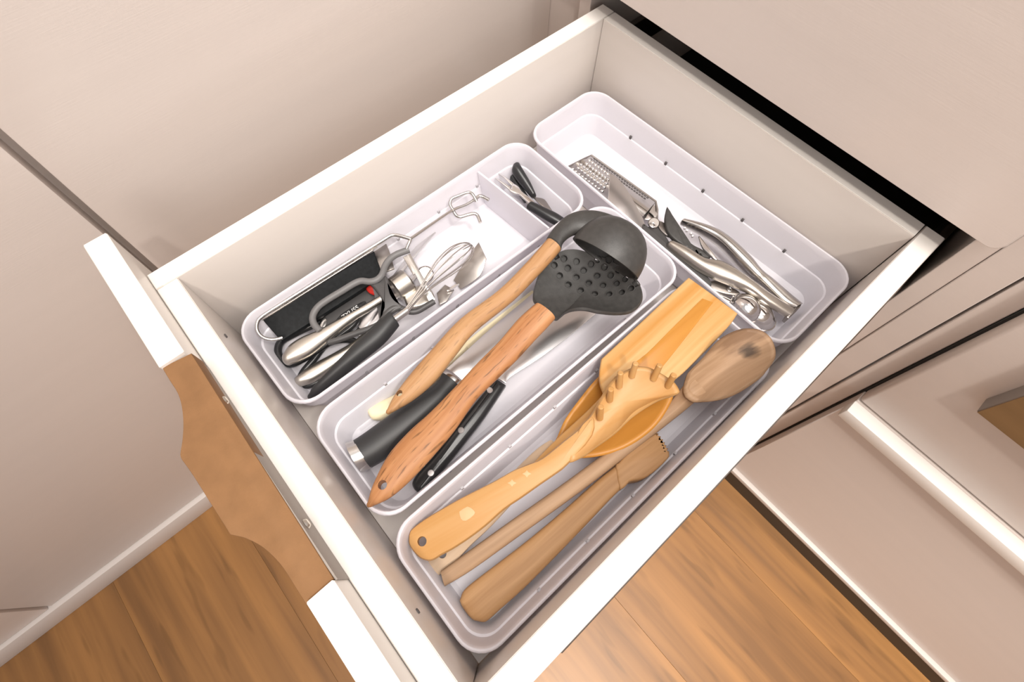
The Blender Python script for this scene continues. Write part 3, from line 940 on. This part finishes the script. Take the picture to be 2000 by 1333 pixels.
# scissors below
t = thing('kitchen_scissors', 'kitchen scissors with two black loop handles under the garlic press', 'scissors', base_at(680, 620))
m = M(); tube(m, [W(x, y, -.1065) for x, y in ((549, 668), (543, 686), (549, 703), (567, 711), (590, 702), (640, 671), (690, 635), (694, 616), (668, 614), (610, 636), (570, 655))], .0036, 10, closed=True, sm=4); link('handle_loop', m, MT['blackp'], t)
m = M(); tube(m, [W(x, y, -.110) for x, y in ((640, 672), (612, 704), (592, 728), (587, 745), (602, 753), (640, 735), (690, 700), (702, 676), (680, 664))], .0032, 10, closed=True, sm=4); link('handle_loop', m, MT['blackp'], t)
m = M(); plate(m, [(700, 630), (740, 575), (800, 495), (828, 468), (847, 449), (847, 449), (851, 454), (851, 454), (806, 506), (760, 570), (715, 640)], -.108, .0018, .0004, 3); link('blade', m, MT['blade'], t)
m = M(); plate(m, [(690, 650), (740, 600), (800, 540), (820, 522), (824, 530), (770, 590), (715, 650)], -.1105, .0018, .0004, 3); link('blade', m, MT['blade'], t)

# black handled slicer with red button
t = thing('black_handled_slicer', 'black handled slicer with white lettering and a red button inside the peeler handle', 'slicer', base_at(690, 605))
m = M(); plate(m, [(622, 638), (632, 616), (655, 597), (690, 577), (712, 562), (735, 556), (744, 570), (742, 585), (720, 602), (690, 625), (665, 642), (640, 655)], -.101, .009, .003, 4)
hnd = link('handle', m, MT['dgrey'], t, angle=60)
m = M(); plate(m, [(648, 640), (664, 616), (688, 600), (712, 588), (712, 600), (690, 622), (664, 640)], -.1004, .002, .0005, 4); link('inlay', m, MT['blackp'], t)
a, b = W(716, 560, -.098), W(740, 575, -.098)
m = M(); ellipsoid(m, (a + b) / 2, (b - a) / 2, Vector((-(b - a).y, (b - a).x, 0)) * .28, Vector((0, 0, .0028)), 16, 8); o = link('button', m, MT['red'], t); tag(o, 'red oval button')
m = M(); plate(m, [(626, 622), (634, 618), (638, 630), (632, 640), (625, 640)], -.100, .001, .0003, 4); link('blade_tip', m, MT['steel'], t)
fc = bpy.data.curves.new('lettering', 'FONT'); fc.body = 'ZYLISS'; fc.size = .0062; fc.extrude = .0002; fc.shear = .15; fc.align_x = 'CENTER'; fc.align_y = 'CENTER'
fo = bpy.data.objects.new('lettering', fc); COL.objects.link(fo)
dg = bpy.context.evaluated_depsgraph_get(); dg.update()
fm = bpy.data.meshes.new_from_object(fo.evaluated_get(dg)); bpy.data.objects.remove(fo)
p0, p1 = W(669, 621, -.0999), W(698, 601, -.0999)
lo_ = bpy.data.objects.new('lettering', fm); COL.objects.link(lo_); fm.materials.clear(); fm.materials.append(MT['white'])
lo_.parent = hnd
lo_.location = (p0 + p1) / 2 - BASE[t.name]
lo_.rotation_euler = (0, 0, math.atan2((p1 - p0).y, (p1 - p0).x))

# garlic press
t = thing('garlic_press', 'steel garlic press with two tapering brushed handles and a chrome chamber', 'garlic press', base_at(720, 620))
m = M()
lr(m, [(557, 690, 569, 711, -.0885, .013), (566, 676, 586, 705, -.0885, .0145), (590, 660, 610, 692, -.088, .0145), (622, 646, 642, 666, -.087, .012), (676, 617, 694, 624.5, -.0855, .009), (712, 596, 722, 608, -.085, .008), (742, 579, 748, 591, -.085, .008)], 20, 2.0, round0=.005)
link('handle', m, MT['satin'], t, angle=80)
m = M()
lr(m, [(581, 736, 592, 753.5, -.103, .012), (596, 723, 614, 746, -.103, .0125), (620, 708, 640, 729, -.103, .011), (655, 689, 672, 705, -.103, .009), (690, 668, 702, 681, -.103, .008), (730, 635, 744, 652, -.103, .008)], 20, 2.0, round0=.004)
link('handle', m, MT['satin'], t, angle=80)
m = M(); cyl(m, W(770, 567, -.100), W(799, 547, -.100), .0122, n=28, bev=.0015); link('chamber', m, MT['satin'], t)
m = M(); cyl(m, W(831, 536, -.104), W(831, 536, -.092), .0078, n=28, bev=.001); link('hinge', m, MT['dsteel'], t)
m = M(); cyl(m, W(834, 527, -.092), W(834, 527, -.0905), .0026, n=16, bev=.0004); link('pin', m, MT['chrome'], t)
m = M(); plate(m, [(788, 572), (800, 562), (830, 556), (846, 572), (844, 588), (815, 600), (795, 598)], -.1, .010, .002, 4); link('plunger', m, MT['satin'], t, angle=50)

# Y peeler
t = thing('y_peeler', 'black Y shaped peeler with grey rubber edged handle and a steel blade across its arms', 'peeler', base_at(720, 590))
zp = -.0795
m = M()
tube(m, [W(x, y, z) for x, y, z in ((625, 647, -.083), (613, 633, -.082), (611, 617, -.081), (621, 600, -.080), (641, 585, -.0795), (669, 568, -.079), (692, 554, -.0785), (706, 549, -.0785), (722, 550.5, -.0785), (736, 547, -.0785), (746, 537, -.0785), (752, 520, -.079), (761, 507, -.079), (775, 497, -.079), (799, 488, -.079))], .0031, 12, sm=4)
link('rim', m, MT['greyr'], t)
m = M()
tube(m, [W(x, y, z) for x, y, z in ((641, 669, -.0895), (660, 664, -.089), (693, 652, -.088), (720, 643, -.087), (742, 632, -.0865), (757, 611, -.086), (772, 601, -.086), (785, 603, -.087), (800, 609, -.088), (815, 608, -.089), (831, 599, -.0895), (848, 589, -.090))], .0028, 12, sm=4)
link('rim', m, MT['dgrey'], t)
m = M()
plate(m, [(722, 553), (738, 549), (750, 538), (757, 543), (762, 563), (770, 581), (787, 599), (772, 607), (757, 618), (746, 632), (741, 634), (744, 612), (747, 597), (741, 578), (731, 563)], lambda x, y: -.0785 - .00009 * max(0, y - 545), .006, .002, 4)
link('body', m, MT['dgrey'], t, angle=60)
m = M(); plate(m, [(787, 502), (787, 502), (801, 495), (801, 495), (850, 585), (850, 585), (838, 593), (838, 593)], lambda x, y: -.0795 - .00011 * (y - 495), .0014, .0004, 2); b_ = link('blade', m, MT['steel'], t)
c = M(); plate(c, [(797, 512), (797, 512), (803, 508), (803, 508), (840, 577), (840, 577), (835, 581), (835, 581)], -.06, .05, .0001, 2); cut(b_, c)

# whisk
t = thing('whisk', 'small steel wire whisk with a thick black handle', 'whisk', base_at(760, 640))
m = M()
lr(m, [(606, 770, 612, 777, -.094, .010), (614, 757, 628, 769, -.092, .016), (638, 732, 655, 746, -.088, .0165), (689, 678, 706, 705, -.083, .018), (732, 637, 749, 671, -.080, .018), (757, 614.5, 777, 638, -.079, .017), (760, 612, 778, 636, -.079, .014)], 22, 2.1, round0=.004)
link('handle', m, MT['rubber'], t, angle=60)
m = M(); cyl(m, W(768, 626, -.079), W(796, 606, -.080), .0034, n=14, bev=.0003); link('ferrule', m, MT['steel'], t)
a, b = W(795, 606, -.080), W(921, 480, -.084)
d = b - a; L = d.length; d.normalize()
s1 = d.cross(Vector((0, 0, 1))).normalized(); s2 = s1.cross(d).normalized()
off = -s1 * .004
if (off.x > 0): off = -off
for k in range(5):
    an = math.pi * k / 5 + .2
    dr_ = s1 * math.cos(an) + s2 * math.sin(an)
    pts = []
    prof = [(0, .0018), (.2, .0028), (.42, .0062), (.62, .0098), (.8, .0108), (.92, .0085), (.985, .0040), (1.0, 0)]
    for u, q in prof: pts.append(a + d * (L * u) + off * math.sin(math.pi * min(u, .98)) + dr_ * q)
    for u, q in prof[-2::-1]: pts.append(a + d * (L * u) + off * math.sin(math.pi * min(u, .98)) - dr_ * q)
    m = M(); tube(m, pts, .00055, 6, sm=4); link('wire', m, MT['steel'], t)

# mini scraper
t = thing('scraper', 'small steel scraper blade standing beside the whisk wires', 'scraper', base_at(910, 530))
m = M(); plate(m, [(935, 473), (935, 473), (950, 505), (950, 505), (937, 539), (900, 565), (900, 565), (886, 547), (886, 547), (905, 515)], zlin((888, 556, -.112), (945, 490, -.098)), .0015, .0004, 3); link('blade', m, MT['dsteel'], t)
m = M(); obox(m, W(885, 562, -.104), (W(892, 557, -.104) - W(885, 562, -.104)), Vector((.001, .0022, 0)), Vector((0, 0, .0016))); link('neck', m, MT['chrome'], t)
m = M(); plate(m, [(853, 573), (853, 573), (869, 556), (869, 556), (887, 566), (887, 566), (872, 589), (872, 589), (858, 596), (858, 596)], -.107, .0016, .0004, 3); link('guard', m, MT['dsteel'], t)

# small compartment: fork and two little knives
t = thing('small_fork', 'small two pronged steel fork with a black handle behind the divider', 'fork', base_at(1035, 395))
zf = lambda x, y: -.0905 + .00002 * (x - 968)
m = M(); lr(m, [(1029, 407, 1041, 396, -.092, .009), (1052, 421, 1064, 407, -.093, .010), (1072, 433, 1086, 417.5, -.094, .010), (1088, 441, 1101, 427, -.095, .009)], 16, 2.2, round0=.002); link('handle', m, MT['blackp'], t, angle=70)
m = M(); plate(m, [(1002, 358), (1013, 364), (1019, 373), (1030, 382), (1044, 393), (1044, 393), (1038, 401), (1038, 401), (1024, 389), (1014, 380), (1004, 378), (994, 371), (998, 366)], zf, .0022, .0007, 4); link('shank', m, MT['chrome'], t, angle=60)
for p in (((973, 340, 974.5, 339.5), (985, 349, 988, 346), (1000, 365, 1005, 358)), ((967, 349.5, 968, 348), (980, 360, 983, 356), (994, 372, 999, 365))):
    m = M(); lr(m, [q + (-.0913, .002) for q in p], 10, 2.2); link('prong', m, MT['chrome'], t, angle=70)
t = thing('paring_knife', 'small knife with a glossy tapered black handle leaning in the tray corner', 'knife', base_at(1030, 360))
m = M(); lr(m, [(1001, 327, 1016, 323, -.088, .010), (1001, 338, 1021, 332, -.089, .0125), (1018, 362, 1036, 357, -.094, .011), (1037, 384, 1047, 381, -.099, .008)], 18, 2.0, round0=.003, round1=.002); link('handle', m, MT['blackp'], t, angle=70)
m = M(); plate(m, [(1042, 386), (1052, 386), (1064, 390), (1074, 404), (1084, 418), (1098, 427), (1082, 424), (1058, 402)], -.103, .0014, .0004, 3); link('blade', m, MT['dsteel'], t)
t = thing('paring_knife', 'second small black handle, half hidden beneath the little fork', 'knife', base_at(1012, 372))
m = M(); lr(m, [(996, 351, 1005, 344, -.102, .009), (1008, 372, 1019, 364, -.103, .010), (1022, 394, 1033, 387, -.104, .009)], 16, 2.2, round0=.002, round1=.002); link('handle', m, MT['blackp'], t, angle=70)
m = M(); plate(m, [(1026, 394), (1034, 389), (1060, 410), (1080, 428), (1070, 428), (1045, 412)], -.1045, .0014, .0004, 3); link('blade', m, MT['dsteel'], t)

# ------------------------------------------------------------------ back tray
# grater
t = thing('grater', 'shiny curved steel grater with raised bumps and a row of dark teeth', 'grater', base_at(1190, 350))
def gr(u, v):
    """u along the grater, v from the low inner edge to the outer edge"""
    l = Vector((1100, 331)).lerp(Vector((1243, 437)), u); r = Vector((1156, 303)).lerp(Vector((1281, 394)), u)
    p = l.lerp(r, v)
    base = W(p.x, p.y, -.1)
    h = -.1115 + .024 * math.sin(math.pi * (.06 + .80 * v)) ** .8
    return W(p.x, p.y, h)
NU, NV = 24, 16
rings = []
for i in range(NU + 1):
    top = [gr(i / NU, j / NV) for j in range(NV + 1)]
    rings.append(top + [p - Vector((0, 0, .0012)) for p in top[::-1]])
m = M(); bridge(m, rings); link('plate', m, MT['steel'], t, angle=50)
bumps = M()
for i in range(10):
    for j in range(5):
        u = .05 + i * .046 + (j % 2) * .023; v = .20 + j * .15
        if u > .50 - .10 * j * .3 or v > .9: continue
        p = gr(u, v)
        bp = M(); ellipsoid(bp, p, (.0023, 0, 0), (0, .0023, 0), (0, 0, .0017), 10, 6)
        link('bump', bp, MT['chrome'], t)
for i in range(22):
    for j in range(2):
        p = gr(.05 + i * .039 + j * .018, .86 + j * .08)
        q = gr(.05 + i * .039 + j * .018 + .012, .86 + j * .08)
        d = (q - p).normalized() * .0012
        bp = M(); obox(bp, p + Vector((0, 0, .0002)), d, Vector((-d.y, d.x, 0)) * .55, (0, 0, .0005)); link('tooth', bp, MT['slot'], t)
m = M(); tube(m, [gr(0, .02), gr(0, .3), gr(0, .55), gr(0, .8), gr(0, .98), gr(.5, 1.0), gr(1, 1.0), W(1284, 410, -.098), W(1283, 430, -.104)], .0011, 8); link('frame', m, MT['dsteel'], t)
m = M(); plate(m, [(1246, 402), (1262, 392), (1281, 396), (1282, 424), (1258, 428)], -.099, .002, .0006, 3); link('end_plate', m, MT['chrome'], t)

# cake server
t = thing('cake_server', 'plain polished steel server blade with a curved edge lying over the grater', 'server', base_at(1215, 400))
m = M(); plate(m, [(1191, 338), (1191, 338), (1202, 344), (1215, 357), (1228, 376), (1240, 397), (1249, 413), (1257, 430), (1263, 448), (1266, 462), (1266, 462), (1240, 448), (1200, 414), (1186, 400), (1186, 400), (1189, 370)], zlin((1190, 360, -.082), (1262, 450, -.091)), .0016, .0005, 3); link('blade', m, MT['blade'], t)
m = M(); lr(m, [(1262, 448, 1250, 458, -.094, .006), (1290, 470, 1276, 482, -.100, .008), (1330, 505, 1318, 518, -.106, .009)], 14, 2.3, round1=.004); link('handle', m, MT['blackp'], t, angle=70)

# can opener
t = thing('can_opener', 'can opener with dark grey handle, round pivot and a black toothed jaw', 'can opener', base_at(1320, 480))
zc = lambda x, y: -.088 - .00003 * (x - 1260)
m = M(); plate(m, [(1256, 436), (1266, 441), (1280, 440), (1293, 444), (1303, 462), (1318, 484), (1345, 508), (1372, 528), (1388, 545), (1391, 556), (1381, 563), (1362, 556), (1320, 524), (1282, 488), (1258, 460)], zc, .009, .0025, 4); link('handle', m, MT['dgrey'], t, angle=60)
m = M(); cyl(m, W(1277, 436, -.092), W(1277, 436, -.0855), .0056, n=24, bev=.0008); link('pivot_plate', m, MT['dsteel'], t)
p = W(1275, 440, -.0845)
m = M(); tube(m, [p + Vector((math.cos(k * .5236), math.sin(k * .5236), 0)) * .0026 for k in range(12)], .0008, 8, closed=True); link('pivot_ring', m, MT['chrome'], t)
m = M(); plate(m, [(1284, 432), (1296, 434), (1306, 446), (1312, 462), (1300, 458), (1288, 446)], -.087, .003, .0008, 4); link('arm', m, MT['dsteel'], t)
jaw = [(1303.5, 403), (1303.5, 403), (1312, 416), (1315, 428), (1321, 431), (1320, 440), (1330, 452), (1338, 466), (1352, 476), (1358, 480), (1372, 487), (1386, 499), (1388, 503), (1380, 503)]
low = [(1372, 500), (1368, 494), (1364, 499), (1360, 491), (1355, 495), (1351, 487), (1346, 491), (1342, 482), (1336, 484), (1331, 476), (1322, 470), (1309, 458), (1302, 445), (1299.5, 424)]
m = M(); plate(m, jaw + low, lambda x, y: -.082 - .00006 * (x - 1300), .006, .0012, 3); link('jaw', m, MT['nylon'], t, angle=50)
for x, y in ((1337, 447), (1341, 452), (1349, 458), (1352, 463)):
    m = M(); cyl(m, W(x, y, -.092), W(x + 1, y - 2, -.086), .0012, .0008, n=8); link('tooth', m, MT['dsteel'], t)
m = M(); plate(m, [(1365, 462), (1368, 462), (1380, 476), (1398, 500), (1402, 507), (1396, 506), (1378, 490), (1370, 478)], -.084, .003, .0008, 3); link('clip', m, MT['chrome'], t)

# tongs
t = thing('tongs', 'polished steel tongs lying open toward the grater, joined end by the tray corner', 'tongs', base_at(1450, 530))
m = M()
lr(m, [(1331, 437, 1337, 430.5, -.092, .009), (1364, 453, 1366, 439, -.091, .013), (1392, 469, 1400, 452, -.091, .015), (1411, 485, 1431, 474, -.091, .016), (1442, 517, 1465, 506, -.092, .016), (1468, 541, 1485, 530, -.093, .014), (1490, 558, 1510, 548, -.0945, .010), (1528, 592, 1545, 577, -.096, .008), (1549, 604, 1566.5, 594.5, -.097, .008)], 20, 2.6, round0=.002)
link('arm', m, MT['steel'], t, angle=60)
m = M()
lr(m, [(1305, 484, 1314, 474, -.088, .011), (1334, 506, 1340, 486, -.087, .013), (1366, 528, 1374, 507, -.087, .014), (1397, 544, 1405, 512, -.087, .015), (1431, 557.5, 1436, 529, -.088, .015), (1465, 573, 1468, 551, -.090, .013), (1499, 596, 1500, 573, -.093, .010), (1539, 621, 1551, 605, -.097, .008)], 20, 2.6, round0=.003)
link('arm', m, MT['satin'], t, angle=60)
m = M(); plate(m, [(1536, 619), (1536, 619), (1548, 604), (1566, 594), (1566, 594), (1562, 602), (1541, 623), (1541, 623)], -.094, .010, .001, 3); link('joint', m, MT['dsteel'], t)

# measuring spoons
for (cx, cy, l, w, z, lab, hs) in ((1477, 613, 43, 25, -.104, 'larger upturned chrome measuring spoon beside the tongs', ((1436, 578), (1418, 566))), (1456, 602, 33, 24, -.0985, 'smaller upturned chrome measuring spoon nested on the larger one', ((1425, 589), (1400, 576)))):
    t = thing('measuring_spoon', lab, 'spoon', base_at(cx, cy), 'nested measuring spoons')
    u = Vector((.78, .62)); v = Vector((-.62, .78))
    c = W(cx, cy, z)
    ax_ = W(cx + u.x * l, cy + u.y * l, z) - c; ay_ = W(cx + v.x * w, cy + v.y * w, z) - c
    m = M(); ellipsoid(m, c, ax_, ay_, Vector((0, 0, .011)), 28, 8, lo=0); link('bowl', m, MT['chrome'], t, angle=60)
    m = M(); ellipsoid(m, c + Vector((0, 0, .0006)), ax_ * 1.05, ay_ * 1.07, Vector((0, 0, .0009)), 28, 6); link('rim', m, MT['chrome'], t)
    (x0, y0), (x1, y1) = hs
    m = M(); lr(m, [(x0 - 3, y0 + 5, x0 + 4, y0 - 5, z + .001, .0025), (x1 - 3, y1 + 4, x1 + 3, y1 - 4, z + .002, .002), (x1 - 18, y1 - 8, x1 - 12, y1 - 16, z + .002, .002)], 12, 2.4); link('handle', m, MT['chrome'], t, angle=70)
t = thing('peeler', 'dark steel handle end with a round eye poking out beside the measuring spoons', 'peeler', base_at(1410, 560))
m = M(); plate(m, [(1381, 556), (1390, 548), (1402, 548), (1424, 558), (1440, 566), (1446, 573), (1436, 577), (1412, 573), (1392, 566)], -.096, .004, .0012, 4); hnd = link('handle', m, MT['dsteel'], t, angle=50)
p = W(1425, 566, -.0955); m = M(); tube(m, [p + Vector((math.cos(k * .5236), math.sin(k * .5236), 0)) * .0019 for k in range(12)], .0007, 8, closed=True); link('eye', m, MT['chrome'], t)
